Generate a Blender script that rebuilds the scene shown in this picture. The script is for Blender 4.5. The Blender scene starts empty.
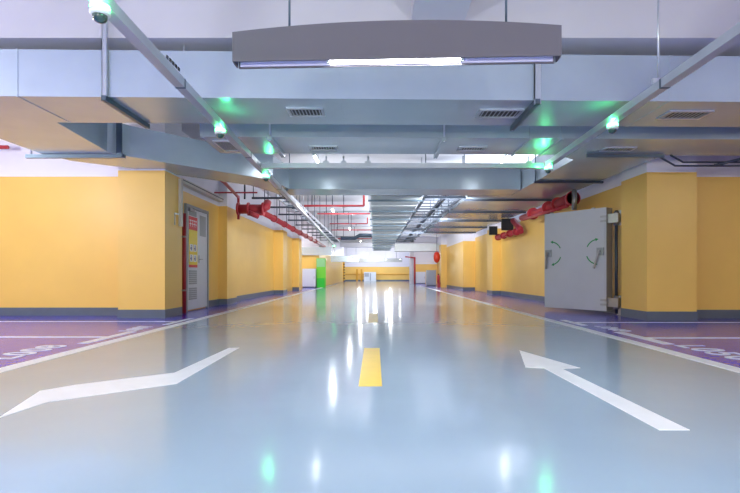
import bpy, bmesh, math, random
from mathutils import Vector, Matrix
random.seed(7)
S = bpy.context.scene
COL = S.collection
PI = math.pi

# ------------------------------------------------------------------ materials
def nt(name):
    m = bpy.data.materials.new(name); m.use_nodes = True
    t = m.node_tree; b = t.nodes['Principled BSDF']
    return m, t, b
def srgb(r, g, b):
    f = lambda c: (c/255/12.92) if c/255 <= 0.04045 else ((c/255+0.055)/1.055)**2.4
    return (f(r), f(g), f(b), 1)
def mat(name, rgb, rough=.5, metal=0., spec=.5, noise=0., nscale=6., bump=0., bscale=40., coat=0.):
    m, t, b = nt(name)
    b.inputs['Base Color'].default_value = srgb(*rgb)
    b.inputs['Roughness'].default_value = rough
    b.inputs['Metallic'].default_value = metal
    b.inputs['Specular IOR Level'].default_value = spec
    b.inputs['Coat Weight'].default_value = coat
    g = t.nodes.new('ShaderNodeNewGeometry')
    if noise:
        n = t.nodes.new('ShaderNodeTexNoise'); n.inputs['Scale'].default_value = nscale; n.inputs['Detail'].default_value = 4
        t.links.new(g.outputs['Position'], n.inputs['Vector'])
        mx = t.nodes.new('ShaderNodeMix'); mx.data_type = 'RGBA'; mx.blend_type = 'MULTIPLY'
        mx.inputs['Factor'].default_value = 1
        mx.inputs['A'].default_value = srgb(*rgb)
        r = t.nodes.new('ShaderNodeMapRange')
        r.inputs['From Min'].default_value = .3; r.inputs['From Max'].default_value = .7
        r.inputs['To Min'].default_value = 1-noise; r.inputs['To Max'].default_value = 1+noise*.4
        t.links.new(n.outputs['Fac'], r.inputs['Value'])
        t.links.new(r.outputs['Result'], mx.inputs['B'])
        t.links.new(mx.outputs['Result'], b.inputs['Base Color'])
    if bump:
        n2 = t.nodes.new('ShaderNodeTexNoise'); n2.inputs['Scale'].default_value = bscale; n2.inputs['Detail'].default_value = 3
        t.links.new(g.outputs['Position'], n2.inputs['Vector'])
        bp = t.nodes.new('ShaderNodeBump'); bp.inputs['Strength'].default_value = bump; bp.inputs['Distance'].default_value = .02
        t.links.new(n2.outputs['Fac'], bp.inputs['Height']); t.links.new(bp.outputs['Normal'], b.inputs['Normal'])
    return m
def emis(name, rgb, strength):
    m, t, b = nt(name)
    b.inputs['Base Color'].default_value = srgb(*rgb)
    b.inputs['Emission Color'].default_value = srgb(*rgb)
    b.inputs['Emission Strength'].default_value = strength
    return m
YEL = (245, 200, 104)
WHT = (232, 230, 238)
def wallmat(name, top):
    """yellow paint up to a line, white above it"""
    m = mat(name, YEL, .42, noise=.04, nscale=1.5, bump=.05, bscale=120)
    t = m.node_tree; b = t.nodes['Principled BSDF']
    src = b.inputs['Base Color'].links[0].from_socket
    g = t.nodes.new('ShaderNodeNewGeometry'); sx = t.nodes.new('ShaderNodeSeparateXYZ')
    t.links.new(g.outputs['Position'], sx.inputs[0])
    gt = t.nodes.new('ShaderNodeMath'); gt.operation = 'GREATER_THAN'; gt.inputs[1].default_value = top
    t.links.new(sx.outputs['Z'], gt.inputs[0])
    mx = t.nodes.new('ShaderNodeMix'); mx.data_type = 'RGBA'
    mx.inputs['B'].default_value = srgb(*WHT)
    t.links.new(gt.outputs[0], mx.inputs['Factor']); t.links.new(src, mx.inputs['A'])
    t.links.new(mx.outputs['Result'], b.inputs['Base Color'])
    return m
def floormat(name, rgb, rough, bump=.02):
    m = mat(name, rgb, rough, spec=.6, noise=.07, nscale=.7)
    t = m.node_tree; b = t.nodes['Principled BSDF']
    g = t.nodes.new('ShaderNodeNewGeometry')
    n1 = t.nodes.new('ShaderNodeTexNoise'); n1.inputs['Scale'].default_value = 1.6; n1.inputs['Detail'].default_value = 2
    n2 = t.nodes.new('ShaderNodeTexNoise'); n2.inputs['Scale'].default_value = 9; n2.inputs['Detail'].default_value = 3
    ad = t.nodes.new('ShaderNodeMath'); ad.operation = 'MULTIPLY_ADD'; ad.inputs[1].default_value = .12
    bp = t.nodes.new('ShaderNodeBump'); bp.inputs['Strength'].default_value = bump; bp.inputs['Distance'].default_value = .1
    for n in (n1, n2): t.links.new(g.outputs['Position'], n.inputs['Vector'])
    t.links.new(n2.outputs['Fac'], ad.inputs[0]); t.links.new(n1.outputs['Fac'], ad.inputs[2])
    t.links.new(ad.outputs[0], bp.inputs['Height']); t.links.new(bp.outputs['Normal'], b.inputs['Normal'])
    mr = t.nodes.new('ShaderNodeMapRange'); mr.inputs['To Min'].default_value = rough*.75; mr.inputs['To Max'].default_value = rough*1.35
    t.links.new(n2.outputs['Fac'], mr.inputs['Value']); t.links.new(mr.outputs['Result'], b.inputs['Roughness'])
    return m
M = dict(
    floor=floormat('epoxy_grey', (156, 176, 192), .12),
    bay=floormat('epoxy_violet', (76, 72, 204), .17),
    white=mat('ceiling_white', (210, 209, 216), .7, noise=.05, nscale=1.2),
    wall=wallmat('wall_paint', 2.29), wallL=wallmat('wall_paint_tall', 2.40), wallF=wallmat('wall_paint_far', 1.45),
    wallM=wallmat('wall_paint_mid', 2.15),
    base=mat('skirting_grey', (96, 108, 122), .35, noise=.08),
    galv=mat('galvanised_sheet', (200, 214, 224), .27, metal=.55, noise=.06, nscale=2.2, bump=.05, bscale=2.5),
    galvm=mat('galvanised_grey', (196, 200, 202), .42, metal=.5, noise=.08, nscale=3),
    angle=mat('angle_iron', (92, 108, 122), .4, metal=.6),
    dark=mat('dark_steel', (66, 74, 88), .45, metal=.4),
    tray=mat('tray_zinc', (200, 206, 214), .35, metal=.6, noise=.05),
    signbox=mat('sign_grey', (98, 94, 103), .5),
    signin=mat('sign_inner', (226, 222, 246), .35),
    led=emis('led_tube', (250, 250, 255), 14),
    ledfar=emis('led_far', (250, 250, 255), 9),
    green_led=emis('green_ring', (70, 255, 130), 16),
    domew=mat('dome_white', (226, 236, 232), .35),
    lens=mat('dome_lens', (40, 74, 66), .08, spec=.8, coat=.5),
    line=mat('line_white', (236, 238, 240), .3, noise=.05, nscale=8),
    yline=mat('line_yellow', (246, 206, 70), .3, noise=.06, nscale=8),
    doorg=mat('door_grey', (214, 218, 224), .4, noise=.04),
    doorg2=mat('louvre_grey', (150, 156, 160), .45),
    blast=mat('blast_grey', (192, 195, 202), .38, noise=.05, nscale=2),
    blastedge=mat('blast_edge', (150, 146, 136), .45),
    red=mat('pipe_red', (196, 60, 68), .35, noise=.06),
    redd=mat('valve_red', (170, 48, 58), .4),
    black=mat('black_plastic', (26, 28, 32), .45),
    steel=mat('steel', (170, 172, 176), .3, metal=.8),
    green=mat('arrow_green', (34, 138, 74), .5),
    pgreen=mat('kiosk_green', (120, 214, 60), .5),
    pgreen2=mat('kiosk_deep_green', (40, 196, 50), .5),
    pgreen3=mat('kiosk_pale', (150, 216, 150), .5),
    pyel=mat('poster_yellow', (250, 220, 40), .5), pred=mat('poster_red', (226, 46, 52), .5),
    pwht=mat('poster_white', (240, 240, 240), .5), pink=mat('poster_ink', (60, 60, 70), .5),
    conduit=mat('conduit_pale', (206, 200, 190), .5),
    orange=mat('alarm_red', (226, 62, 34), .4),
    amber=mat('trim_amber', (214, 152, 40), .5),
    cabw=mat('cabinet_white', (214, 220, 230), .4), cabg=mat('cabinet_grey', (160, 168, 182), .4),
)

# ------------------------------------------------------------------ builders
class B:
    def __init__(s): s.bm = bmesh.new()
    def box(s, x0, x1, y0, y1, z0, z1, mtx=None):
        v = [s.bm.verts.new((x, y, z)) for x in (x0, x1) for y in (y0, y1) for z in (z0, z1)]
        if mtx: [setattr(q, 'co', mtx @ q.co) for q in v]
        for f in ((0,1,3,2),(4,6,7,5),(0,4,5,1),(2,3,7,6),(0,2,6,4),(1,5,7,3)): s.bm.faces.new([v[i] for i in f])
        return s
    def bar(s, p, q, w, h):
        """square bar p->q"""
        p, q = Vector(p), Vector(q); d = (q-p).normalized()
        up = Vector((0,0,1)) if abs(d.z) < .95 else Vector((0,1,0))
        a = d.cross(up).normalized()*w/2; b = a.cross(d).normalized()*h/2
        v = [s.bm.verts.new(e+i*a+j*b) for e in (p, q) for i, j in ((-1,-1),(1,-1),(1,1),(-1,1))]
        for f in ((3,2,1,0),(4,5,6,7),(0,1,5,4),(1,2,6,5),(2,3,7,6),(3,0,4,7)): s.bm.faces.new([v[i] for i in f])
        return s
    def prism(s, poly, z0, z1, mtx=None):
        a = [s.bm.verts.new((x, y, z0)) for x, y in poly]; b = [s.bm.verts.new((x, y, z1)) for x, y in poly]
        if mtx: [setattr(q, 'co', mtx @ q.co) for q in a+b]
        n = len(poly); s.bm.faces.new(a[::-1]); s.bm.faces.new(b)
        for i in range(n): s.bm.faces.new((a[i], a[(i+1)%n], b[(i+1)%n], b[i]))
        return s
    def tube(s, pts, r, n=12, r2=None):
        pts = [Vector(p) for p in pts]; rings = []
        for i, p in enumerate(pts):
            d = ((pts[min(i+1, len(pts)-1)]-p).normalized() + (p-pts[max(i-1, 0)]).normalized()).normalized()
            up = Vector((0,0,1)) if abs(d.z) < .95 else Vector((0,1,0))
            a = d.cross(up).normalized(); b = a.cross(d).normalized()
            rr = r if r2 is None else r+(r2-r)*i/(len(pts)-1)
            rings.append([s.bm.verts.new(p+rr*(math.cos(2*PI*k/n)*a+math.sin(2*PI*k/n)*b)) for k in range(n)])
        for u, w in zip(rings, rings[1:]):
            for k in range(n): 
                f = s.bm.faces.new((u[k], u[(k+1)%n], w[(k+1)%n], w[k])); f.smooth = True
        s.bm.faces.new(rings[0][::-1]); s.bm.faces.new(rings[-1])
        return s
    def lathe(s, prof, c=(0,0,0), n=24):
        c = Vector(c); rings = []
        for r, z in prof:
            rings.append([s.bm.verts.new(c+Vector((r*math.cos(2*PI*k/n), r*math.sin(2*PI*k/n), z))) for k in range(n)])
        for u, w in zip(rings, rings[1:]):
            for k in range(n):
                f = s.bm.faces.new((u[k], u[(k+1)%n], w[(k+1)%n], w[k])); f.smooth = True
        s.bm.faces.new(rings[0][::-1]); s.bm.faces.new(rings[-1])
        return s
    def build(s, name, m, parent=None, local=False, bevel=0):
        bm = s.bm
        if bevel:
            bmesh.ops.bevel(bm, geom=[e for e in bm.edges if e.calc_face_angle(0) > .6], offset=bevel, segments=2, affect='EDGES', profile=.6)
        bmesh.ops.recalc_face_normals(bm, faces=bm.faces)
        me = bpy.data.meshes.new(name)
        o = bpy.data.objects.new(name, me); COL.objects.link(o)
        if parent:
            o.parent = parent
            if not local:
                w = Vector((0,0,0)); p = parent
                while p: w += p.location; p = p.parent
                bmesh.ops.translate(bm, verts=bm.verts, vec=-w)
        elif not local:
            vs = [v.co for v in bm.verts]
            c = Vector(((min(v.x for v in vs)+max(v.x for v in vs))/2, (min(v.y for v in vs)+max(v.y for v in vs))/2, min(v.z for v in vs)))
            bmesh.ops.translate(bm, verts=bm.verts, vec=-c); o.location = c
        bm.to_mesh(me); bm.free(); me.materials.append(M[m] if isinstance(m, str) else m)
        return o
def tag(o, label, cat, group=None, kind=None):
    o['label'] = label; o['category'] = cat
    if group: o['group'] = group
    if kind: o['kind'] = kind
    return o
def thing(name, label, cat, loc, rz=0, group=None):
    o = bpy.data.objects.new(name, None); COL.objects.link(o); o.empty_display_size = .1
    o.location = loc; o.rotation_euler = (0, 0, rz)
    return tag(o, label, cat, group)
def struct(o, label, cat='wall'):
    return tag(o, label, cat, None, 'structure')
def copy_tree(o, parent=None):
    c = o.copy(); COL.objects.link(c); c.parent = parent
    for ch in list(o.children): copy_tree(ch, c)
    return c
def text_mesh(name, body, size, m, loc, rot, label=None, cat=None):
    cu = bpy.data.curves.new(name, 'FONT'); cu.body = body; cu.size = size; cu.extrude = .0012; cu.offset = .006; cu.align_x = 'CENTER'; cu.align_y = 'CENTER'
    cu.space_character = 1.12
    t = bpy.data.objects.new(name+'_curve', cu); COL.objects.link(t)
    bpy.context.view_layer.update()
    me = bpy.data.meshes.new_from_object(t.evaluated_get(bpy.context.evaluated_depsgraph_get()))
    bpy.data.objects.remove(t); bpy.data.curves.remove(cu)
    me.materials.clear(); me.materials.append(M[m])
    o = bpy.data.objects.new(name, me); COL.objects.link(o); o.location = loc; o.rotation_euler = rot
    if label: tag(o, label, cat)
    return o

# ------------------------------------------------------------------ camera
cd = bpy.data.cameras.new('camera'); cam = bpy.data.objects.new('camera', cd); COL.objects.link(cam)
cam.location = (0, 0, .72); cam.rotation_euler = (PI/2, 0, 0)
cd.lens = 493/740*36; cd.sensor_width = 36; cd.shift_x = -5/740; cd.shift_y = 27.5/740
S.camera = cam

# ------------------------------------------------------------------ setting
XL, XR = -2.80, 2.72
struct(B().box(XL, XR, -6, 50.2, -.1, 0).build('floor', 'floor'), 'glossy grey epoxy floor of the driving aisle', 'floor')
struct(B().box(-9, XL, -6, 50.2, -.1, 0).build('floor_left', 'bay'), 'violet epoxy floor of the parking bays on the left', 'floor')
struct(B().box(XR, 9, -6, 50.2, -.1, 0).build('floor_right', 'bay'), 'violet epoxy floor of the parking bays on the right', 'floor')
struct(B().box(-9.2, 9.2, -6.2, 50.2, 3.4, 3.55).build('ceiling', 'white'), 'white painted concrete ceiling slab', 'ceiling')
# beams
struct(B().box(-9, 9, 4.76, 5.3, 3.0, 3.4).build('ceiling_beam', 'white'), 'white cross beam above the nearest wide duct', 'beam')
for i, y in enumerate((12.2, 18.2, 24.2, 30.2, 36.2, 42.2)):
    struct(B().box(-9, 9, y, y+.35, 3.05, 3.4).build('ceiling_beam', 'white'), 'white cross beam over the aisle, number %d beyond the far cross duct' % (i+1), 'beam')
struct(B().box(.35, .86, -6, 4.76, 3.15, 3.4).build('ceiling_beam', 'white'), 'shallow lengthwise rib on the ceiling above the hanging light box', 'beam')
# walls
struct(B().box(-9, -4.17, 8.5, 8.7, 0, 3.4).build('wall_left', 'wallL'), 'yellow bay wall with a white top, left of the yellow column')
struct(B().box(-3.85, -3.62, 8.71, 22.4, 0, 3.4).build('wall_left', 'wall'), 'long yellow side wall behind the grey double door')
struct(B().box(-6.2, -6.0, 22.4, 26.5, 0, 3.4).build('wall_left', 'wall'), 'recess side wall beyond the left pilasters')
struct(B().box(-6.0, -3.62, 22.4, 22.6, 0, 3.4).build('wall_left', 'wall'), 'return wall behind the last left pilaster')
struct(B().box(-6.2, -3.0, 26.5, 26.7, 0, 3.4).build('wall_left', 'wallM'), 'yellow wall behind the green kiosk')
struct(B().box(-3.2, -3.0, 26.7, 46, 0, 3.4).build('wall_left', 'wallM'), 'far yellow side wall past the green kiosk')
struct(B().box(-9.2, -9, -6.2, 8.7, 0, 3.4).build('wall_left', 'wallL'), 'outer wall of the left parking bays')
struct(B().box(9, 9.2, -6.2, 8.2, 0, 3.4).build('wall_right', 'wall'), 'outer wall of the right parking bays')
struct(B().box(-9, 9, -6.2, -6, 0, 3.4).build('wall_front', 'wall'), 'wall behind the camera')
struct(B().box(4.96, 9, 7.97, 8.17, 0, 3.4).build('wall_right', 'wall'), 'yellow bay wall right of the yellow square column')
struct(B().box(4.35, 4.6, 8.4, 21.4, 0, 3.4).build('wall_right', 'wall'), 'yellow side wall behind the open steel door')
struct(B().box(3.83, 5.2, 21.4, 26.3, 0, 3.4).build('wall_right', 'wallM'), 'yellow wall block standing forward on the right')
struct(B().box(4.6, 4.8, 26.3, 36.6, 0, 3.4).build('wall_right', 'wallM'), 'recess side wall far right')
struct(B().box(2.85, 4.8, 36.6, 36.8, 0, 3.4).build('wall_right', 'wallF'), 'far right wall behind the white cabinet')
struct(B().box(-4.5, 4.5, 50, 50.2, 0, 3.4).build('wall_back', 'wallF'), 'far end wall of the aisle, yellow below and white above')
struct(B().box(-4.2, 4.2, 49.9, 50, .66, .72).build('trim_1', 'amber'), 'amber rail across the far end wall', 'trim')
struct(B().box(-4.5, -3.2, 46, 46.2, 0, 3.4).build('wall_left', 'wallM'), 'short wall at the far left corner')
# columns and pilasters
struct(B().box(-4.17, -3.41, 8.0, 8.7, 0, 3.4).build('column', 'wallL', bevel=.012), 'yellow square column left of the grey double door', 'column')
struct(B().box(4.19, 4.96, 7.6, 8.39, 0, 3.4).build('column', 'wall', bevel=.012), 'yellow square column right of the open steel door', 'column')
for x0, x1, y0, y1, l in ((-3.62, -3.42, 11.4, 12.2, 'yellow pilaster just past the grey double door'),
                          (-3.62, -3.28, 17.6, 18.4, 'yellow pilaster under the long red pipe'),
                          (-3.62, -3.33, 21.6, 22.39, 'last yellow pilaster on the left before the recess'),
                          (4.05, 4.35, 17.0, 17.8, 'yellow pilaster under the second red valve set'),
                          (3.52, 3.83, 26.31, 27.1, 'far yellow pilaster beside the round red bell'),
                          (-3.35, -2.95, 46.3, 46.8, 'far left column beside the end wall')):
    struct(B().box(x0, x1, y0, y1, 0, 3.4).build('column', 'wall'), l, 'column')
struct(B().box(2.55, 2.85, 36.2, 36.59, 0, 3.4).build('column', 'white'), 'white far column beside the red standpipe', 'column')
# baseboards (painted skirting)
E = .008; H = .142
def bb(name, x0, x1, y0, y1, l): struct(B().box(x0, x1, y0, y1, 0, H).build(name, 'base'), l, 'baseboard')
bb('baseboard_left', -9, -4.17-E, 8.5-E, 8.5, 'dark grey skirting along the left bay wall')
bb('baseboard_left', -4.17-E, -3.41+E, 8.0-E, 8.0, 'dark grey skirting on the front of the left column')
bb('baseboard_left', -3.41, -3.41+E, 8.0, 8.7, 'dark grey skirting on the aisle side of the left column')
bb('baseboard_left', -3.62, -3.62+E, 10.62, 11.4, 'dark grey skirting between the double door and the pilaster')
bb('baseboard_left', -3.62, -3.42+E, 11.4-E, 11.4, 'dark grey skirting on the front of the first left pilaster')
bb('baseboard_left', -3.42, -3.42+E, 11.4, 12.2, 'dark grey skirting on the side of the first left pilaster')
bb('baseboard_left', -3.62, -3.62+E, 12.2, 17.6, 'dark grey skirting of the long left wall')
bb('baseboard_left', -3.62, -3.28+E, 17.6-E, 17.6, 'dark grey skirting on the second left pilaster')
bb('baseboard_left', -3.28, -3.28+E, 17.6, 18.4, 'dark grey skirting on the side of the second left pilaster')
bb('baseboard_left', -3.62, -3.33+E, 21.6-E, 21.6, 'dark grey skirting on the last left pilaster')
bb('baseboard_right', 4.19-E, 4.96+E, 7.6-E, 7.6, 'dark grey skirting on the front of the right column')
bb('baseboard_right', 4.19-E, 4.19, 7.6, 8.39, 'dark grey skirting on the aisle side of the right column')
bb('baseboard_right', 4.96+E, 9, 7.97-E, 7.97, 'dark grey skirting along the right bay wall')
bb('baseboard_right', 4.35-E, 4.35, 8.4, 17, 'dark grey skirting behind the open steel door')
bb('baseboard_right', 4.05-E, 4.35, 17-E, 17, 'dark grey skirting on the right pilaster')
bb('baseboard_right', 4.05-E, 4.05, 17, 17.8, 'dark grey skirting on the side of the right pilaster')
bb('baseboard_right', 3.83-E, 4.34, 21.4-E, 21.4, 'dark grey skirting on the front of the right wall block')
bb('baseboard_right', 3.83-E, 3.83, 21.4, 26.3, 'dark grey skirting on the side of the right wall block')
bb('baseboard_back', -4.2, 4.2, 50-E, 50, 'dark grey skirting of the far end wall')

# ------------------------------------------------------------------ floor paint
T = .0025
def paint(name, poly, m, label, cat, kind=None, group=None):
    return tag(B().prism(poly, 0, T).build(name, m), label, cat, group, kind)
def rect(x0, x1, y0, y1): return [(x0, y0), (x1, y0), (x1, y1), (x0, y1)]
paint('floor_line', rect(-2.87, -2.73, -5.9, 36), 'line', 'white edge line along the left side of the aisle', 'line', 'structure')
paint('floor_line', rect(2.65, 2.79, -5.9, 30), 'line', 'white edge line along the right side of the aisle', 'line', 'structure')
paint('floor_line', rect(-8.9, -3.02, 7.42, 7.5), 'line', 'white bay line nearest the left bay wall', 'line', 'structure')
paint('floor_line', rect(-8.9, -3.08, 5.58, 5.68), 'line', 'white bay line dividing the left violet bays', 'line', 'structure')
paint('floor_line', rect(-3.08, -2.97, 5.1, 6.15), 'line', 'short white end stroke of the left bay line', 'line', 'structure')
paint('floor_line', rect(-3.02, -2.93, 7.0, 8.0), 'line', 'short white end stroke near the left column', 'line', 'structure')
paint('floor_line', rect(2.98, 8.9, 7.28, 7.36), 'line', 'white bay line nearest the right bay wall', 'line', 'structure')
paint('floor_line', rect(3.07, 8.9, 5.5, 5.6), 'line', 'white bay line dividing the right violet bays', 'line', 'structure')
paint('floor_line', rect(2.95, 3.07, 5.05, 6.1), 'line', 'short white end stroke of the right bay line', 'line', 'structure')
paint('floor_line', rect(2.88, 2.98, 6.9, 7.7), 'line', 'short white end stroke near the right column', 'line', 'structure')
text_mesh('bay_number', 'L050', .40, 'line', (3.14, 4.56, .0021), (0, 0, -PI/2), 'white number L050 painted on the violet bay at the right edge', 'floor number')
text_mesh('bay_number', 'L049', .30, 'line', (3.12, 6.5, .002), (0, 0, -PI/2), 'white number L049 painted on the bay before the right column', 'floor number')
text_mesh('bay_number', 'L008', .38, 'line', (-3.19, 4.56, .0021), (0, 0, PI/2), 'white number L008 painted on the violet bay at the left edge', 'floor number')
text_mesh('bay_number', 'L007', .28, 'line', (-3.12, 6.5, .002), (0, 0, PI/2), 'white number L007 painted on the bay before the left column', 'floor number')
# straight arrow on the right lane: runs along the lane
paint('direction_arrow', [(1.36, 4.64), (1.57, 3.77), (1.42, 3.74), (1.45, 2.27), (1.31, 2.27), (1.29, 3.76), (1.16, 3.80)], 'line', 'white straight arrow painted on the right lane', 'arrow')
paint('direction_arrow', [(-1.88, 2.46), (-2.06, 3.03), (-1.94, 3.20), (-1.46, 3.59), (-1.42, 4.80), (-1.32, 4.80), (-1.30, 3.23), (-1.74, 2.86), (-1.84, 2.77)], 'line', 'white bent arrow painted on the left lane', 'arrow')
for i, (y0, y1, l) in enumerate(((3.16, 4.78, 'nearest yellow dash between the two arrows'), (7.35, 9.0, 'small second yellow dash farther along the centre line'))):
    paint('lane_dash', rect(-.105, .045, y0, y1), 'yline', l, 'lane marking', None, 'yellow dashes of the centre line')

# ------------------------------------------------------------------ ducts
ZB, ZT = 2.42, 2.87
def grille(parent, x, y, w=.42, d=.26, yaw=0):
    f = B()
    f.box(x-w/2, x+w/2, y-d/2, y-d/2+.03, ZB-.014, ZB); f.box(x-w/2, x+w/2, y+d/2-.03, y+d/2, ZB-.014, ZB)
    f.box(x-w/2, x-w/2+.03, y-d/2+.03, y+d/2-.03, ZB-.014, ZB); f.box(x+w/2-.03, x+w/2, y-d/2+.03, y+d/2-.03, ZB-.014, ZB)
    g = f.build('air_grille', 'tray', parent)
    B().box(x-w/2+.03, x+w/2-.03, y-d/2+.03, y+d/2-.03, ZB-.003, ZB-.0005).build('grille_back', 'black', g)
    s = B(); n = 9
    for k in range(n):
        xx = x-w/2+.03+(w-.06)*(k+.5)/n
        s.box(xx-.005, xx+.005, y-d/2+.03, y+d/2-.03, ZB-.009, ZB-.004)
    s.build('grille_slats', 'tray', g)
def duct_hanger(parent, x, y0, y1, top=3.4, w=.045, z=ZB, rod=.011, flat=0, bm='angle'):
    h = B().box(x-w/2, x+w/2, y0-.05, y1+.05, z-.05, z-.002).build('hanger_bar', bm, parent)
    for yy in (y0-.028, y1+.028):
        b = B()
        if flat and yy < y0: b.box(x-flat, x+flat, yy-.012, yy+.012, z-.05, top).box(x-flat, x-flat+.006, yy-.012, yy+.027, z-.002, top)
        else: b.tube([(x, yy, z-.052), (x, yy, top)], rod, 8)
        b.build('hanger_rod', 'tray', h)
def flange_x(parent, x, y0, y1, e=.022, t=.03):
    f = B()
    f.box(x-t/2, x+t/2, y0-e, y0-.001, ZB-e, ZT+e); f.box(x-t/2, x+t/2, y1+.001, y1+e, ZB-e, ZT+e)
    f.box(x-t/2, x+t/2, y0-.001, y1+.001, ZB-e, ZB-.001); f.box(x-t/2, x+t/2, y0-.001, y1+.001, ZT+.001, ZT+e)
    f.build('flange', 'galv', parent)
def flange_y(parent, y, x0, x1, e=.022, t=.03):
    f = B()
    f.box(x0-e, x0-.001, y-t/2, y+t/2, ZB-e, ZT+e); f.box(x1+.001, x1+e, y-t/2, y+t/2, ZB-e, ZT+e)
    f.box(x0-.001, x1+.001, y-t/2, y+t/2, ZB-e, ZB-.001); f.box(x0-.001, x1+.001, y-t/2, y+t/2, ZT+.001, ZT+e)
    f.build('flange', 'galv', parent)
YA = lambda x: 4.79+.022*x           # front edge of duct A, slightly off square
YB = lambda x: 6.14+.018*x
# A: near cross duct, turning back at its left end and crossing again further off
dA = thing('ventilation_duct', 'wide galvanised duct crossing nearest, turning back at its left end', 'duct', (0, 5.2, ZB))
polyA = [(-4.7, YA(-4.7)), (8.2, YA(8.2)), (8.2, YA(8.2)+.82), (-3.57, YA(-3.57)+.82), (-3.72, 6.85), (-3.55, 7.15), (-1.85, 8.92), (-1.72, 9.86), (2.93, 9.92),
         (2.93, 10.7), (-2.0, 10.62), (-2.4, 9.45), (-4.05, 7.83), (-4.55, 7.42), (-4.72, 7.0)]
B().prism(polyA, ZB, ZT).build('duct_body', 'galv', dA, bevel=.006)
for x in (-.72, 1.31, 3.3): grille(dA, x, YA(x)+.39, .38 if x < 0 else .46)
duct_hanger(dA, -2.58, YA(-2.58), YA(-2.58)+.82, flat=.022); duct_hanger(dA, 1.58, YA(1.58), YA(1.58)+.82, flat=.03)
for x in (-3.42, -.35, 2.9): 
    B().box(x-.006, x+.006, YA(x)-.006, YA(x)+.825, ZB-.006, ZT+.004).build('seam', 'galv', dA)
B().box(-1.9-.006, -1.9+.006, 4.9, 4.912, ZT, 3.4).build('hanger_rod', 'tray', dA)
# strap under the elbow
hb = B().bar((-4.95, 7.0, ZB-.03), (-3.55, 7.0, ZB-.03), .05, .05).build('hanger_bar', 'angle', dA)
B().tube([(-4.88, 7.0, ZB-.05), (-4.88, 7.0, 3.4)], .012, 8).build('hanger_rod', 'tray', hb)
B().box(-3.64, -3.56, 6.93, 6.95, ZB-.05, 3.4).build('hanger_rod', 'angle', hb)
hb2 = B().bar((-1.75, 9.8, ZB-.03), (-2.0, 10.7, ZB-.03), .04, .04).build('hanger_bar', 'angle', dA)
# B + E: second cross duct with a long branch down the right side
dB = thing('ventilation_duct', 'second cross duct with a branch running down the right wall', 'duct', (0, 6.6, ZB))
polyB = [(-2.17, YB(-2.17)), (8.2, YB(8.2)), (8.2, YB(8.2)+.84), (4.12, YB(4.1)+.84), (4.12, 21), (2.05, 21), (2.05, 10.72), (2.95, 10.72), (2.95, YB(2.95)+.84+.3), (2.6, YB(2.6)+.84), (-2.17, YB(-2.17)+.84)]
B().prism(polyB, ZB, ZT).build('duct_body', 'galv', dB, bevel=.006)
for x in (-.69, 1.31, 3.3): grille(dB, x, YB(x)+.5, .37 if x < 2 else .42, .2)
grille(dB, -1.95, YB(-1.95)+.42, .24, .5)
for x in (-1.3, .86): duct_hanger(dB, x, YB(x), YB(x)+.84, 3.4, .05, bm='galv')
for x in (1.95, 2.35): flange_x(dB, x, YB(x), YB(x)+.84)
for y in (11.2, 13.4, 15.6, 17.8, 20.0):
    hb = B().bar((2.02, y, ZB-.025), (4.1, y, ZB-.025), .05, .04).build('hanger_bar', 'dark', dB)
    B().tube([(2.0, y, ZB-.04), (2.0, y, 3.4)], .014, 8).build('hanger_rod', 'angle', hb)
hb = B().bar((2.9, 9.0, ZB-.025), (4.16, 9.0, ZB-.025), .05, .04).build('hanger_bar', 'dark', dB)
B().tube([(2.93, 9.0, ZB-.04), (2.93, 9.0, 3.4)], .012, 8).build('hanger_rod', 'angle', hb)
B().bar((3.0, 6.98, ZB-.028), (4.1, 7.0, ZB-.028), .04, .04).build('hanger_bar', 'angle', dB)
# F: long flat duct down the centre
dF = thing('ventilation_duct', 'long flat grey duct hung lengthwise down the middle of the aisle', 'duct', (.47, 22, ZB))
B().box(-.1, 1.03, 10.75, 36, ZB, ZB+.4).build('duct_body', 'galvm', dF, bevel=.006)
for k in range(13):
    y = 11.3+k*1.95
    hb = B().bar((-.16, y, ZB-.02), (1.09, y, ZB-.02), .05, .038).build('hanger_bar', 'angle', dF)
    for x in (-.14, 1.07): B().tube([(x, y, ZB-.03), (x, y, 3.4)], .01, 6).build('hanger_rod', 'tray', hb)
for k in range(12):
    y = 12.27+k*1.95
    f = B(); f.box(-.112, 1.042, y-.015, y+.015, ZB-.012, ZB-.0005); f.box(-.112, -.1005, y-.015, y+.015, ZB, ZB+.4)
    f.build('flange', 'galvm', dF)
# far cross ducts
dG = tag(B().box(1.1, 3.8, 27.2, 27.9, 1.98, 2.4).build('ventilation_duct', 'galvm', bevel=.01), 'short pale duct crossing the far right side above the cabinets', 'duct')
dH = tag(B().box(-4.4, -2.3, 26.8-.5, 27.3-.5-.4, 1.72, 2.16).build('ventilation_duct', 'galv', bevel=.01), 'short grey duct above the far left grey cabinet', 'duct')
dI = tag(B().box(-3.0, -1.1, 33.5, 34.1, 1.55, 1.95).build('ventilation_duct', 'galv', bevel=.01), 'low far duct past the green kiosk', 'duct')
for o, xs in ((dG, (1.3, 3.6)), (dH, (-4.2, -2.5)), (dI, (-2.8, -1.3))):
    top = {dG: 2.4, dH: 2.16, dI: 1.95}[o]
    yy = {dG: 27.55, dH: 26.35, dI: 33.8}[o]
    for x in xs: B().tube([(x, yy, top), (x, yy, 3.4)], .012, 6).build('hanger_rod', 'tray', o)

dJ = tag(B().box(-3.1, 2.4, 43.4, 44, 1.78, 2.1).build('ventilation_duct', 'galvm', bevel=.01), 'pale cross duct hanging just before the far end wall', 'duct')
for x in (-2.5, 1.9): B().tube([(x, 43.7, 2.1), (x, 43.7, 3.4)], .02, 6).build('hanger_rod', 'tray', dJ)
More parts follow.
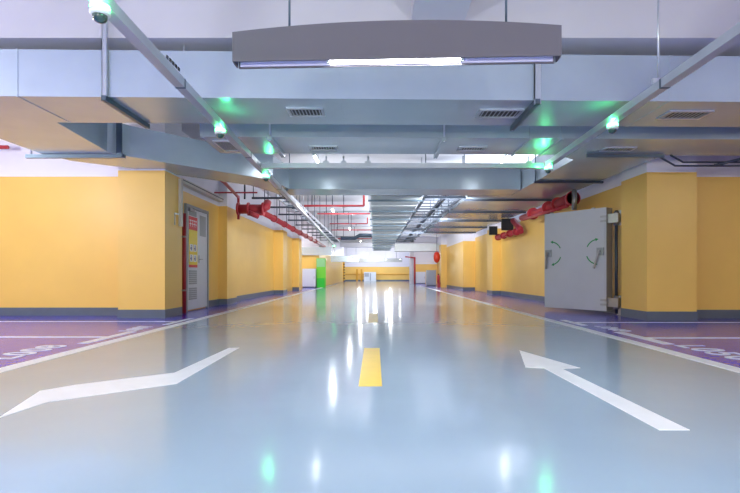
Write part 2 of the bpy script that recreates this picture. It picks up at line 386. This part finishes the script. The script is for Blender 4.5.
# ------------------------------------------------------------------ cable ladders
def ladder(name_label, x0, x1, z, y0, y1, step, edge, rung, top_bars, bx0, bx1, loc):
    t = thing('cable_tray', name_label, 'cable tray', loc)
    for x in (x0, x1): B().box(x-.015, x+.015, y0, y1, z, z+.08).build('side_rail', edge, t)
    y = y0+.15; n = 0
    while y < y1 and n < 60:
        B().box(x0+.015, x1-.015, y-.025, y+.025, z+.008, z+.03).build('rung', rung, t); y += step; n += 1
    for y in top_bars:
        hb = B().bar((bx0, y, z-.021), (bx1, y, z-.021), .045, .04).build('hanger_bar', 'dark', t)
        for x in (bx0+.03, bx1-.03): B().tube([(x, y, z-.04), (x, y, 3.4)], .01, 6).build('hanger_rod', 'angle', hb)
    return t
bars = [11+1.9*k for k in range(9)]
ladder('wide cable ladder running beside the flat central duct', 1.14, 1.56, 2.44, 10.9, 27, .55, 'dark', 'dark', [b-.03 for b in bars], 1.10, 2.02, (1.35, 19, 2.44))
ladder('cable ladder between the wide ladder and the right branch duct', 1.62, 1.97, 2.44, 10.9, 27, .55, 'dark', 'dark', [], 0, 0, (1.8, 19, 2.44))
ladder('pale cable ladder beside the left lighting rail', -2.2, -1.9, 2.42, 11.0, 26.5, .6, 'tray', 'angle', [10.9+1.5*k for k in range(10)], -2.72, -1.86, (-2.05, 18, 2.42))

# ------------------------------------------------------------------ lighting rails (trunking)
def rail(label, p, q, loc, hang):
    t = thing('lighting_rail', label, 'lighting rail', loc)
    p, q = Vector(p), Vector(q)
    B().bar(p, q, .075, .07).build('rail_body', 'tray', t, bevel=.004)
    L = (q-p).length; d = (q-p)/L
    k = 5.0
    while k < L-1 and k < 12:
        c = p+d*k; n = Vector((-d.y, d.x, 0))
        B().bar(c-d*.012, c+d*.012, .081, .076).build('rail_joint', 'angle', t); k += 2.4
    for s in hang:
        c = p+d*s
        h = B().box(c.x-.05, c.x+.05, c.y-.012, c.y+.012, c.z+.035, c.z+.08).build('hanger_clip', 'tray', t)
        B().tube([(c.x, c.y, c.z+.075), (c.x, c.y, 3.4)], .008, 8).build('hanger_rod', 'tray', h)
    return t
ZR = 2.265
railL = rail('long zinc lighting rail running down the left side of the aisle', (-1.44, -1, ZR), (-2.2, 26.5, ZR), (-1.5, 1, ZR), (.8, 13.5, 17.5, 21))
railR = rail('zinc lighting rail slanting in from the upper right corner', (2.20, -1, ZR), (2.44, 6.95, ZR), (2.25, 1, ZR), (.8, 5.1))
railC = rail('cross lighting rail joining the left and right rails', (-1.62, 7.05, ZR), (2.40, 7.05, ZR), (.4, 7.05, ZR), ())
for x in (-.7, -.45, -.1, 2.2):
    h = B().box(x-.04, x+.04, 7.04, 7.06, ZR+.036, ZR+.07).build('hanger_clip', 'tray', railC)
    B().tube([(x, 7.05, ZR+.06), (x, 7.05, ZR+.14)], .012, 8).build('hanger_rod', 'tray', h)
sl = B()
for k in range(5): sl.box(-1.483+.0005*k, -1.477+.0005*k, 3.5+k*.05, 3.53+k*.05, ZR-.012, ZR+.012)
sl.build('cable_slots', 'black', railL)

def dome(loc, label):
    t = thing('ceiling_camera', label, 'camera', loc, 0, 'parking cameras with green rings')
    B().lathe([(.03, 0), (.05, -.002), (.052, -.01), (.052, -.026), (.03, -.028)]).build('light_ring', 'green_led', t, local=True)
    B().lathe([(.035, -.0285), (.055, -.03), (.055, -.048), (.046, -.058), (.036, -.059)]).build('housing', 'domew', t, local=True)
    B().lathe([(.041, -.0595), (.038, -.076), (.029, -.089), (.014, -.097), (.003, -.099)]).build('lens', 'lens', t, local=True)
    return t
dp = dome((-1.545, 2.77, ZR-.036), 'dome camera with a green ring at the upper left edge')
def dome_at(loc, label):
    c = copy_tree(dp); c.location = loc; c['label'] = label; return c
dome_at((-1.61, 5.13, ZR-.036), 'dome camera with a green ring under the left end of the second cross duct')
dome_at((-1.665, 7.52, ZR-.036), 'dome camera with a green ring where the cross rail meets the left rail')
dome_at((2.385, 4.95, ZR-.036), 'dome camera with a green ring on the slanting right rail')
dome_at((2.435, 6.93, ZR-.036), 'dome camera with a green ring where the cross rail meets the right rail')
dome_at((-2.2, 26.4, ZR-.036), 'tiny dome camera at the far end of the left rail')
dome_at((-1.5, 33.3, 1.9), 'tiny dome camera hanging by the low far duct')

# ------------------------------------------------------------------ hanging light box
sg = thing('hanging_light_box', 'long grey arched light box hanging over the middle of the aisle', 'light box', (.137, 3.44, 2.2), math.atan2(-.095, 2.26))
W = 1.13
def arch(off, x0, x1, base, h0, h1, n=28):
    pts = [(x0, base), (x1, base)]
    for k in range(n+1):
        u = 1-2*k/n; x = (x0+x1)/2+u*(x1-x0)/2
        pts.append((x, h0+(h1-h0)*(1-u*u)))
    return pts
RX = Matrix.Rotation(PI/2, 4, 'X')
def panel(name, y, th, pts, m, b=0): return B().prism(pts, -y-th, -y, RX).build(name, m, sg, local=True, bevel=b)
panel('front_panel', -.055, .012, arch(0, -W, W, 0, .205, .262), 'signbox')
panel('back_panel', .045, .012, arch(0, -W+.015, W-.015, -.008, .2, .257), 'signbox')
panel('reflector_lining', .0305, .012, [(-W+.03, .0), (W-.03, .0), (W-.03, .18), (-W+.03, .18)], 'signin')
tp = B(); n = 28
for k in range(n):
    u0, u1 = -1+2*k/n, -1+2*(k+1)/n
    z = .205+.057*(1-((u0+u1)/2)**2)-.012
    tp.box(u0*(W-.012), u1*(W-.012), -.042, .044, z-.008, z)
tp.build('top_cover', 'signbox', sg, local=True)
for sx in (-1, 1): B().box(sx*(W-.006)-.006, sx*(W-.006)+.006, -.0425, .0445, -.004, .2).build('end_cap', 'signbox', sg, local=True)
B().box(-W+.03, W-.03, -.042, .030, .03, .045).build('reflector_tray', 'signin', sg, local=True)
for k, yy in enumerate((-.018, +.014)):
    f = B().tube([(-.47, yy, .014), (.47, yy, .014)], .011, 10).build('led_tube', 'led', sg, local=True)
    for x in (-.475, .455): B().box(x, x+.02, yy-.012, yy+.012, .002, .0295).build('tube_holder', 'domew', f, local=True)
for x in (-.74, .77):
    B().tube([(x, 0, .225), (x, 0, 1.2)], .008, 8).build('hanger_rod', 'angle', sg, local=True)

# batten lamps that hang between the ducts
def lamp(x, y, z, label, ln=.5, far=False):
    t = thing('batten_lamp', label, 'lamp', (x, y, z), 0, 'batten lamps over the aisle')
    B().box(-.03, .03, -ln/2, ln/2, .02, .05).build('lamp_body', 'domew', t, local=True)
    B().tube([(0, -ln/2+.02, .004), (0, ln/2-.02, .004)], .016, 10).build('led_tube', 'ledfar', t, local=True)
    B().tube([(0, 0, .05), (0, 0, 3.4-z)], .006, 6).build('hanger_rod', 'tray', t, local=True)
LAMPS = [(-1.02, 8.55, 2.70, 'batten lamp glaring under the second cross duct, left of centre'),
         (2.25, 8.55, 2.70, 'batten lamp glaring under the second cross duct, beside the right branch duct'),
         (-1.17, 13.7, 2.47, 'batten lamp between the left cable ladder and the central duct'),
         (-1.0, 19.5, 2.5, 'batten lamp farther down the left of the central duct'),
         (.8, 36.6, 1.80, 'tiny far lamp under the end of the central duct'),
         (1.85, 36.6, 1.80, 'tiny far lamp right of the central duct end'),
         (-.8, 27, 2.5, 'small far lamp left of the central duct'),
         (-.6, 38, 2.3, 'very small lamp near the far end wall')]
for l in LAMPS: lamp(*l)

# ------------------------------------------------------------------ left wall: double door, poster, pipes
dr = bpy.data.objects.new('door_1', None); COL.objects.link(dr); dr.location = (-3.62, 9.97, 0)
struct(dr, 'grey steel double door in the left wall', 'door')
x = -3.62
fr = B(); fr.box(x, x+.05, 9.34, 9.40, 0, 2.06); fr.box(x, x+.05, 10.53, 10.59, 0, 2.06); fr.box(x, x+.05, 9.40, 10.53, 2.0, 2.06)
fr.build('door_frame', 'doorg2', dr)
l1 = B().box(x, x+.035, 9.405, 9.985, .03, 1.995).build('door_leaf', 'doorg', dr, bevel=.004)
l2 = B().box(x, x+.035, 9.99, 10.525, .03, 1.995).build('door_leaf', 'doorg', dr, bevel=.004)
for z0, z1 in ((.22, .48), (.52, .8)):
    lv = B(); n = int((z1-z0)/.04)
    for k in range(n): lv.box(x+.035, x+.044, 9.49, 9.9, z0+k*.04, z0+k*.04+.03)
    lv.build('louvre_panel', 'doorg2', l1)
B().box(x+.0351, x+.038, 9.49, 9.9, 1.86, 1.96).build('window_panel', 'doorg2', l1)
B().box(x+.0351, x+.038, 10.08, 10.44, 1.5, 1.92).build('window_panel', 'doorg2', l2)
hd = B().box(x+.035, x+.045, 10.01, 10.05, .95, 1.1).build('handle_plate', 'steel', l2)
B().bar((x+.07, 10.03, 1.02), (x+.07, 10.15, 1.02), .02, .02).bar((x+.04, 10.03, 1.02), (x+.08, 10.03, 1.02), .02, .02).build('door_handle', 'steel', l2)
B().box(x+.036, x+.085, 9.45, 9.68, 1.93, 1.985).bar((x+.09, 9.6, 1.99), (x+.2, 9.95, 2.0), .02, .012).build('door_closer', 'steel', l1)
B().box(x+.05, x+.056, 9.345, 9.385, .1, .4).build('hinge', 'steel', dr)
ps = thing('poster', 'red and yellow warning poster on the grey double door', 'poster', (x+.045, 9.68, 1.05))
B().box(x+.0445, x+.047, 9.47, 9.92, .90, 1.58).build('poster_sheet', 'pyel', ps)
B().box(x+.0445, x+.0475, 9.47, 9.92, 1.58, 1.84).build('poster_header', 'pred', ps)
B().box(x+.0445, x+.0475, 9.47, 9.92, .85, .90).build('poster_footer', 'pred', ps)
hl = B()
for k in range(4):
    y = 9.50+k*.1
    hl.box(x+.0476, x+.0482, y, y+.075, 1.755, 1.775); hl.box(x+.0476, x+.0482, y+.03, y+.045, 1.64, 1.754)
    hl.box(x+.0476, x+.0482, y, y+.028, 1.69, 1.705); hl.box(x+.0476, x+.0482, y+.047, y+.075, 1.69, 1.705)
hl.build('header_characters', 'pwht', ps)
for a in range(2):
    for b in range(2):
        y, z = 9.51+a*.2, .96+b*.2
        f = B().box(x+.0471, x+.0478, y, y+.16, z, z+.14).build('pictogram', 'pwht', ps)
        B().box(x+.0479, x+.0484, y+.06, y+.1, z+.02, z+.09).box(x+.0479, x+.0484, y+.065, y+.095, z+.1, z+.125).box(x+.0479, x+.0484, y+.03, y+.058, z+.05, z+.075).build('figure', 'pink', f)
st = thing('standpipe', 'thin red upright pipe beside the grey double door', 'pipe', (-3.56, 9.16, 0))
B().tube([(-3.56, 9.2, 0), (-3.56, 9.2, 1.85)], .035, 12).build('pipe', 'redd', st)
for z in (.4, 1.4): B().box(-3.62, -3.53, 9.155, 9.245, z, z+.03).build('clamp', 'steel', st)
cdp = thing('conduit', 'pale conduit with a hook dropping down the left column', 'conduit', (-3.38, 8.6, 1.5))
B().box(-3.409, -3.36, 8.55, 8.63, 1.55, 2.38).build('conduit_box', 'conduit', cdp)
B().bar((-3.39, 8.5, 1.75), (-3.39, 8.35, 1.75), .02, .02).bar((-3.39, 8.35, 1.75), (-3.39, 8.35, 1.55), .015, .015).bar((-3.39, 8.55, 1.75), (-3.39, 8.5, 1.75), .02, .02).build('hook', 'steel', cdp)
wd = thing('cable_duct', 'pale cable duct running along the top of the left wall above the door', 'cable duct', (-3.55, 10, 2.38))
B().box(-3.62, -3.5, 8.75, 11.38, 2.38, 2.47).build('duct_body', 'conduit', wd)
B().box(-3.505, -3.495, 8.75, 11.38, 2.43, 2.445).build('lid_edge', 'dark', wd)
# fire main, left
fm = thing('fire_pipe', 'large red fire main with a valve set running along the left wall', 'pipe', (-2.85, 11.6, 2.28))
B().tube([(-2.84, 11.9, 2.28), (-2.86, 28, 2.28)], .075, 16).build('main_pipe', 'red', fm)
for y in (12.3, 13.9, 15.5, 17.1, 18.7, 20.3, 21.9, 23.5):
    B().tube([(-2.845, y-.05, 2.28), (-2.845, y+.05, 2.28)], .1, 16).build('coupling', 'redd', fm)
    B().tube([(-2.845, y+.4, 2.35), (-2.845, y+.4, 3.4)], .01, 6).build('hanger_rod', 'dark', fm)
v = B().tube([(-3.18, 11.55, 2.24), (-2.62, 11.55, 2.24)], .11, 16)
v.build('valve_body', 'redd', fm)
for xx in (-3.2, -2.96, -2.62): B().tube([(xx-.02, 11.55, 2.24), (xx+.02, 11.55, 2.24)], .155, 18).build('flange', 'red', fm)
B().tube([(-2.64, 11.55, 2.24), (-2.55, 11.6, 2.3), (-2.55, 11.7, 2.42)], .09, 14).build('elbow', 'red', fm)
B().tube([(-2.84, 11.55, 2.25), (-2.84, 11.95, 2.28)], .09, 14).build('tee', 'red', fm)
B().tube([(-2.9, 11.3, 2.13), (-2.7, 11.42, 2.05)], .06, 12).build('drain_valve', 'redd', fm)
B().tube([(-3.2, 11.55, 2.0), (-3.2, 11.55, 2.55)], .03, 10).build('riser', 'red', fm)
B().tube([(-3.2, 11.55, 2.52), (-2.95, 9.6, 2.52), (-2.93, 9.1, 2.52)], .035, 12).build('branch_pipe', 'red', fm)
B().tube([(-3.55, 10.9, 2.52), (-2.6, 10.9, 2.52)], .018, 8).build('branch_pipe', 'red', fm)
B().tube([(-2.96, 11.2, 2.42), (-2.96, 11.2, 3.4)], .02, 8).build('hanger_rod', 'dark', fm)
sp = tag(B().tube([(-8.9, 8.2, 2.83), (-6.1, 8.2, 2.83)], .03, 10).build('sprinkler_pipe', 'red'), 'short red sprinkler pipe at the left edge above the yellow bay wall', 'pipe')
for x in (-8.4, -6.6): B().tube([(x, 8.2, 2.86), (x, 8.2, 3.4)], .012, 6).build('hanger_rod', 'dark', sp)

# sprinkler pipes across the aisle
def sprk(y, z, x0, x1, label, drop=None, r=.022):
    t = thing('sprinkler_pipe', label, 'pipe', ((x0+x1)/2, y, z))
    B().tube([(x0, y, z), (x1, y, z)], r, 10).build('pipe', 'red', t)
    if drop: B().tube([(x1, y-.001, z), (x1, y-.001, z+drop)], r, 10).build('riser', 'red', t)
    for xx in (x0+.3, (x0+x1)/2):
        B().tube([(xx, y, z+r), (xx, y, 3.4)], .012, 6).build('hanger_rod', 'dark', t)
    B().lathe([(.012, 0), (.03, -.01), (.03, -.02), (.01, -.06)], ((x0+x1)/2+.3, y, z-r)).build('sprinkler_head', 'steel', t)
sprk(13.3, 2.56, -2.0, -.3, 'first red sprinkler pipe across the aisle, left of the central duct', .28, .028)
sprk(16.2, 2.70, -1.9, -.16, 'second red sprinkler pipe across the aisle')
sprk(19.6, 2.72, -1.8, -.3, 'third red sprinkler pipe across the aisle', .25)
sprk(22.4, 2.72, -2.0, -.16, 'fourth red sprinkler pipe across the aisle')
sprk(26.5, 2.62, -2.0, -.2, 'fifth red sprinkler pipe, small and far off', .3)
tag(B().tube([(-1.7, 24.5, 2.5), (-1.0, 24.5, 2.5), (-.75, 24.2, 2.62), (-.15, 24.2, 2.62)], .09, 12).build('round_duct', 'angle'), 'grey bent round duct beyond the sprinkler pipes', 'duct')

# ------------------------------------------------------------------ right wall: steel door, valves, cables
ang = math.atan2(9.75-8.7, 3.36-4.08)
bd = thing('blast_door', 'thick grey steel door leaf standing open against the right wall', 'door', (4.08, 8.7, 0), ang)
L = 1.28
def bx(name, m, par, *a, bevel=0): return B().box(*a).build(name, m, par, local=True, bevel=bevel)
# local x runs along the leaf from hinge side to free side; local +y faces the aisle
lf = bx('door_slab', 'blast', bd, 0, L, -.19, 0, .065, 1.90, bevel=.006)
bx('edge_plate', 'blastedge', bd, -.006, -.0005, -.185, -.006, .07, 1.895)
bx('face_plate', 'blast', bd, .025, L-.025, .0005, .007, .09, 1.875)
def handle(xc, zc, lean):
    p = bx('lock_plate', 'doorg2', bd, xc-.065, xc+.065, .0075, .03, zc-.07, zc+.07)
    B().tube([(xc, .03, zc), (xc, .06, zc)], .022, 12).build('spindle', 'steel', p, local=True)
    B().bar((xc, .062, zc+.02), (xc+lean, .062, zc-.30), .03, .022).build('lever', 'steel', p, local=True)
def arc(xc, zc, r, a0, a1, n=10, w=.02):
    b = B(); pts = []
    for k in range(n+1):
        a = math.radians(a0+(a1-a0)*k/n); pts.append(((r+w/2)*math.cos(a)+xc, (r+w/2)*math.sin(a)+zc))
    for k in range(n, -1, -1):
        a = math.radians(a0+(a1-a0)*k/n); pts.append(((r-w/2)*math.cos(a)+xc, (r-w/2)*math.sin(a)+zc))
    b.prism(pts, -.0095, -.0075, RX)
    a = math.radians(a1); s = 1 if a1 > a0 else -1
    tx, tz = -math.sin(a)*s, math.cos(a)*s; cx, cz = xc+r*math.cos(a), zc+r*math.sin(a)
    b.prism([(cx+math.cos(a)*.03, cz+math.sin(a)*.03), (cx+tx*.06, cz+tz*.06), (cx-math.cos(a)*.03, cz-math.sin(a)*.03)], -.0095, -.0075, RX)
    b.build('arrow_mark', 'green', bd, local=True)
handle(.10, 1.12, .10); handle(L-.10, 1.12, .02)
arc(.16, 1.12, .22, 25, 80); arc(.16, 1.12, .22, -20, -75)
arc(L-.16, 1.12, .22, 155, 100); arc(L-.16, 1.12, .22, 200, 255)
for xx, zz in ((.3, 1.9), (L-.1, 1.9)): bx('lifting_eye', 'steel', bd, xx-.03, xx+.03, -.11, -.07, zz, zz+.03)
for z in (.14, 1.62):
    h = bx('hinge_arm', 'steel', bd, -.20, .0, -.10, -.03, z, z+.16, bevel=.01)
    for dz in (.02, .1): bx('hinge_strap', 'steel', h, -.01, .10, .0075, .02, z+dz, z+dz+.035)
    B().tube([(-.10, -.15, z-.04), (-.10, -.15, z+.20)], .045, 14).build('hinge_knuckle', 'steel', h, local=True)
B().tube([(-.10, -.15, .02), (-.10, -.15, 1.84)], .026, 12).build('hinge_post', 'dark', bd, local=True)
bx('hinge_bracket', 'steel', bd, -.20, -.10, -.20, -.16, 1.58, 1.84); bx('hinge_bracket', 'steel', bd, -.20, -.10, -.20, -.16, .0, .34)
# red valves above the steel door
fr2 = thing('fire_pipe', 'red valve pipe above the open steel door', 'pipe', (4.0, 10.4, 2.28))
B().tube([(3.98, 10.1, 2.24), (3.98, 13.4, 2.24)], .07, 14).build('main_pipe', 'red', fr2)
B().tube([(3.98, 9.9, 2.24), (3.98, 10.6, 2.24), (3.98, 10.9, 2.24)], .13, 16, .09).build('valve_body', 'redd', fr2)
for y in (9.9, 10.7, 11.3, 12.4): B().tube([(3.98, y, 2.24), (3.98, y+.05, 2.24)], .15, 16).build('flange', 'red', fr2)
B().tube([(3.9, 10.0, 2.10), (3.75, 12.6, 2.10)], .035, 10).build('bypass_pipe', 'red', fr2)
B().tube([(3.9, 10.0, 2.08), (3.9, 10.0, 2.3)], .035, 10).build('bypass_pipe', 'red', fr2)
B().tube([(3.98, 9.84, 2.0), (3.98, 9.84, 2.40)], .05, 12).build('pressure_switch', 'steel', fr2)
fr3 = thing('fire_pipe', 'red valve set hanging on the right wall past the steel door', 'pipe', (4.1, 14.3, 1.8))
B().tube([(4.1, 14.6, 2.30), (4.12, 14.0, 2.0), (4.1, 13.9, 1.92)], .09, 14).build('main_pipe', 'redd', fr3)
B().tube([(4.1, 14.0, 1.95), (4.05, 16.4, 1.92)], .06, 14).build('branch_pipe', 'red', fr3)
for y in (14.2, 14.9, 15.6, 16.3): B().tube([(4.08, y, 1.94), (4.08, y+.06, 1.94)], .11, 14).build('flange', 'redd', fr3)
B().tube([(4.0, 14.8, 1.94), (3.85, 14.8, 1.82)], .02, 8).build('lever', 'red', fr3)
tag(B().box(3.85, 4.2, 14.95, 15.05, 2.05, 2.40).build('alarm_box', 'black', bevel=.01), 'black box above the second red valve set', 'alarm box')
tag(B().box(3.74, 4.0, 16.1, 16.2, 2.0, 2.28).build('alarm_box', 'black', bevel=.01), 'smaller black box beside the right pilaster', 'alarm box')
B().tube([(4.1, 15.2, 2.0), (4.1, 15.2, 2.42)], .015, 6).build('hanger_rod', 'dark', fr3)
# cables over the right column
for pts, r, l in (([(4.0, 7.0, 2.405), (4.32, 7.1, 2.28), (6.4, 7.12, 2.28), (8.8, 7.2, 2.28)], .014, 'lower dark cable conduit bending above the right column'),
                  ([(4.2, 7.0, 2.405), (4.45, 7.12, 2.335), (6.4, 7.14, 2.335), (8.8, 7.2, 2.335)], .014, 'upper dark cable conduit bending above the right column'),
                  ([(4.85, 7.04, 2.27), (5.3, 7.0, 2.38), (6.6, 6.95, 2.395)], .02, 'dark slanting conduit at the right edge above the column')):
    tag(B().tube(pts, r, 10).build('conduit', 'dark'), l, 'conduit')

# ------------------------------------------------------------------ far objects
def cab(name, x0, x1, y0, y1, h, m, label, cat='cabinet'):
    t = thing(name, label, cat, ((x0+x1)/2, (y0+y1)/2, 0))
    B().box(x0, x1, y0, y1, .06, h).build('cabinet_body', m, t, bevel=.008)
    B().box(x0+.02, x1-.02, y0+.03, y1, 0, .06).build('plinth', 'base', t)
    B().box(x0+.03, x1-.03, y0-.012, y0-.0005, .1, h-.04).build('cabinet_door', m, t)
    B().box(x1-.09, x1-.06, y0-.03, y0-.0125, h*.45, h*.6).build('handle', 'steel', t)
cab('metal_cabinet', -3.82, -3.12, 25.9, 26.4, 1.0, 'cabw', 'pale grey cabinet standing left of the green kiosk')
cab('metal_cabinet', 3.1, 3.66, 29.5, 30, .95, 'cabg', 'grey cabinet past the far right pilaster')
cab('metal_cabinet', 3.0, 3.7, 36.05, 36.5, .88, 'cabw', 'white cabinet beside the red standpipe at the far right')
kk = thing('kiosk', 'bright green kiosk panel standing far down the left side', 'kiosk', (-2.85, 26.2, 0))
B().box(-3.1, -2.62, 26.1, 26.3, 0, 1.55).build('kiosk_panel', 'pgreen', kk)
B().box(-3.08, -2.64, 26.085, 26.099, 1.1, 1.53).build('header_panel', 'pgreen3', kk)
B().box(-3.04, -2.66, 25.92, 26.098, 0, .5).build('lower_box', 'pgreen2', kk)
rs = thing('standpipe', 'thin red upright pipe at the far right by the white column', 'pipe', (2.9, 35.95, 0))
B().tube([(2.9, 35.95, 0), (2.9, 35.95, 1.95)], .06, 10).build('pipe', 'red', rs)
B().tube([(2.9, 35.95, 1.9), (2.2, 35.95, 1.98)], .05, 10).build('branch_pipe', 'red', rs)
bl = thing('alarm_bell', 'round red bell hanging beside the far right pilaster', 'alarm', (3.42, 26.5, 1.6))
bm_ = B().lathe([(.04, -.3), (.13, -.22), (.17, -.08), (.17, .08), (.13, .24), (.04, .3)], (3.32, 26.5, 1.62)); bm_.build('bell', 'orange', bl)
B().tube([(3.32, 26.5, 1.91), (3.32, 26.5, 3.4)], .012, 6).build('hanger_rod', 'dark', bl)
fe = thing('fire_extinguisher', 'small red extinguisher at the foot of the far right pilaster', 'fire extinguisher', (3.42, 26.6, .3))
B().lathe([(.04, 0), (.075, .01), (.075, .36), (.03, .43), (.02, .44)], (3.42, 26.6, .25)).build('cylinder_body', 'red', fe)
B().box(3.38, 3.46, 26.58, 26.62, .69, .73).build('valve', 'black', fe)
B().box(3.36, 3.52, 26.52, 26.68, 0, .25).build('stand', 'redd', fe)
gt = thing('booth', 'small white booth in front of the far end wall', 'booth', (-.5, 49.5, 0))
B().box(-1.1, .1, 49.3, 49.7, 0, .92).build('booth_body', 'cabw', gt)
B().box(-.52, -.4, 49.28, 49.299, .05, .8).build('door_edge', 'cabg', gt)
B().box(-1.05, -.6, 49.28, 49.299, .45, .82).build('booth_window', 'cabg', gt)
for xx, l in ((-1.9, 'amber post left of the white booth'), (-1.45, 'amber post touching the left side of the white booth')):
    tag(B().box(xx, xx+.18, 49.5, 49.7, 0, 1.2).build('post', 'amber'), l, 'post')
hz = thing('corner_guard', 'black and yellow striped guard on the far left column', 'guard', (-2.9, 46.4, 0))
for k in range(7):
    B().box(-2.949, -2.85, 46.2, 46.6, .0+k*.26, k*.26+.13).build('black_band', 'black', hz)
    B().box(-2.949, -2.85, 46.2, 46.6, .13+k*.26, .13+k*.26+.13).build('yellow_band', 'yline', hz)

# ------------------------------------------------------------------ light
def point(x, y, z, w, r=.08, col=(1, .98, .97)):
    d = bpy.data.lights.new('lamp_or_fill_light', 'POINT'); d.energy = w; d.shadow_soft_size = r; d.color = col
    o = bpy.data.objects.new('lamp_or_fill_light', d); COL.objects.link(o); o.location = (x, y, z); return o
def area(x, y, z, w, sx, sy, col=(1, .98, .97), rot=(0, 0, 0)):
    d = bpy.data.lights.new('tube_or_fill_light', 'AREA'); d.shape = 'RECTANGLE'; d.size = sx; d.size_y = sy; d.energy = w; d.color = col
    o = bpy.data.objects.new('tube_or_fill_light', d); COL.objects.link(o); o.location = (x, y, z); o.rotation_euler = rot; return o
COOL = (.93, .97, 1)
UP = (PI, 0, 0)
area(.137, 3.44, 2.195, 14, .94, .06, COOL)
for l in LAMPS: point(l[0], l[1], l[2]-.06, .8 if l[1] < 10 else 7, .03, COOL)
# added fill panels above the ducts, facing up to brighten the ceiling
area(1, 6.6, 2.9, 8, 6, .5, COOL, UP)
area(.4, 10.3, 2.9, 9, 4, .5, COOL, UP)
for y, p in ((14, 46), (19, 42), (24, 36), (29, 28), (34, 18)): area(.46, y, 2.85, p, .8, 3.5, COOL, UP)
for y in (12.5, 16.5, 20): area(3.1, y, 2.9, 50, 1.2, 3, COOL, UP)
# unseen general fill added behind the camera; garage lamps over the side bays
for x in (-1.6, 1.6):
    for y in (-4.0, -1.5, .6): point(x, y, 1.75, 46, .12, COOL)
for y in (-1, 2.6, 5.6): point(-6.0, y, 2.3, 82, .15, COOL); point(6.3, y-1, 2.3, 17, .15, COOL)
# added fill panels facing down the aisle, brightening duct undersides, floor and walls
FWD = (PI/2, 0, 0)
for x, y, p in ((-1.2, 10.9, 26), (1.6, 10.9, 34), (-1.0, 15, 26), (1.7, 15, 32), (-1.0, 20, 24), (1.7, 20, 28), (-1, 27.5, 20), (1.7, 28.5, 22), (0, 39, 26)):
    area(x, y, 2.2, p, .9, .18, COOL, FWD)
for x, y, p in ((0, 41, 22), (-1.5, 47, 80), (1.5, 47, 80), (-5, 24.5, 60), (4.1, 32, 60)): point(x, y, 2.6, p, .12, COOL)  # unseen fill points added to brighten the far wall and recesses
for p in ((-1.545, 2.77), (-1.61, 5.13), (-1.665, 7.52), (2.385, 4.95), (2.435, 6.93)):
    point(p[0]+(.08 if p[0] < 0 else -.08), p[1]-.05, ZR-.02, 1.2, .02, (.08, 1, .3))
w = bpy.data.worlds.new('world'); S.world = w; w.use_nodes = True
w.node_tree.nodes['Background'].inputs[0].default_value = (.8, .85, 1, 1); w.node_tree.nodes['Background'].inputs[1].default_value = .3

S.view_settings.view_transform = 'Standard'; S.view_settings.look = 'None'; S.view_settings.gamma = 1; S.view_settings.use_curve_mapping = False
S.view_settings.exposure = 0.9
S.cycles.use_denoising = True
S.cycles.max_bounces = 8; S.cycles.diffuse_bounces = 5; S.cycles.glossy_bounces = 4
S.cycles.sample_clamp_indirect = 8
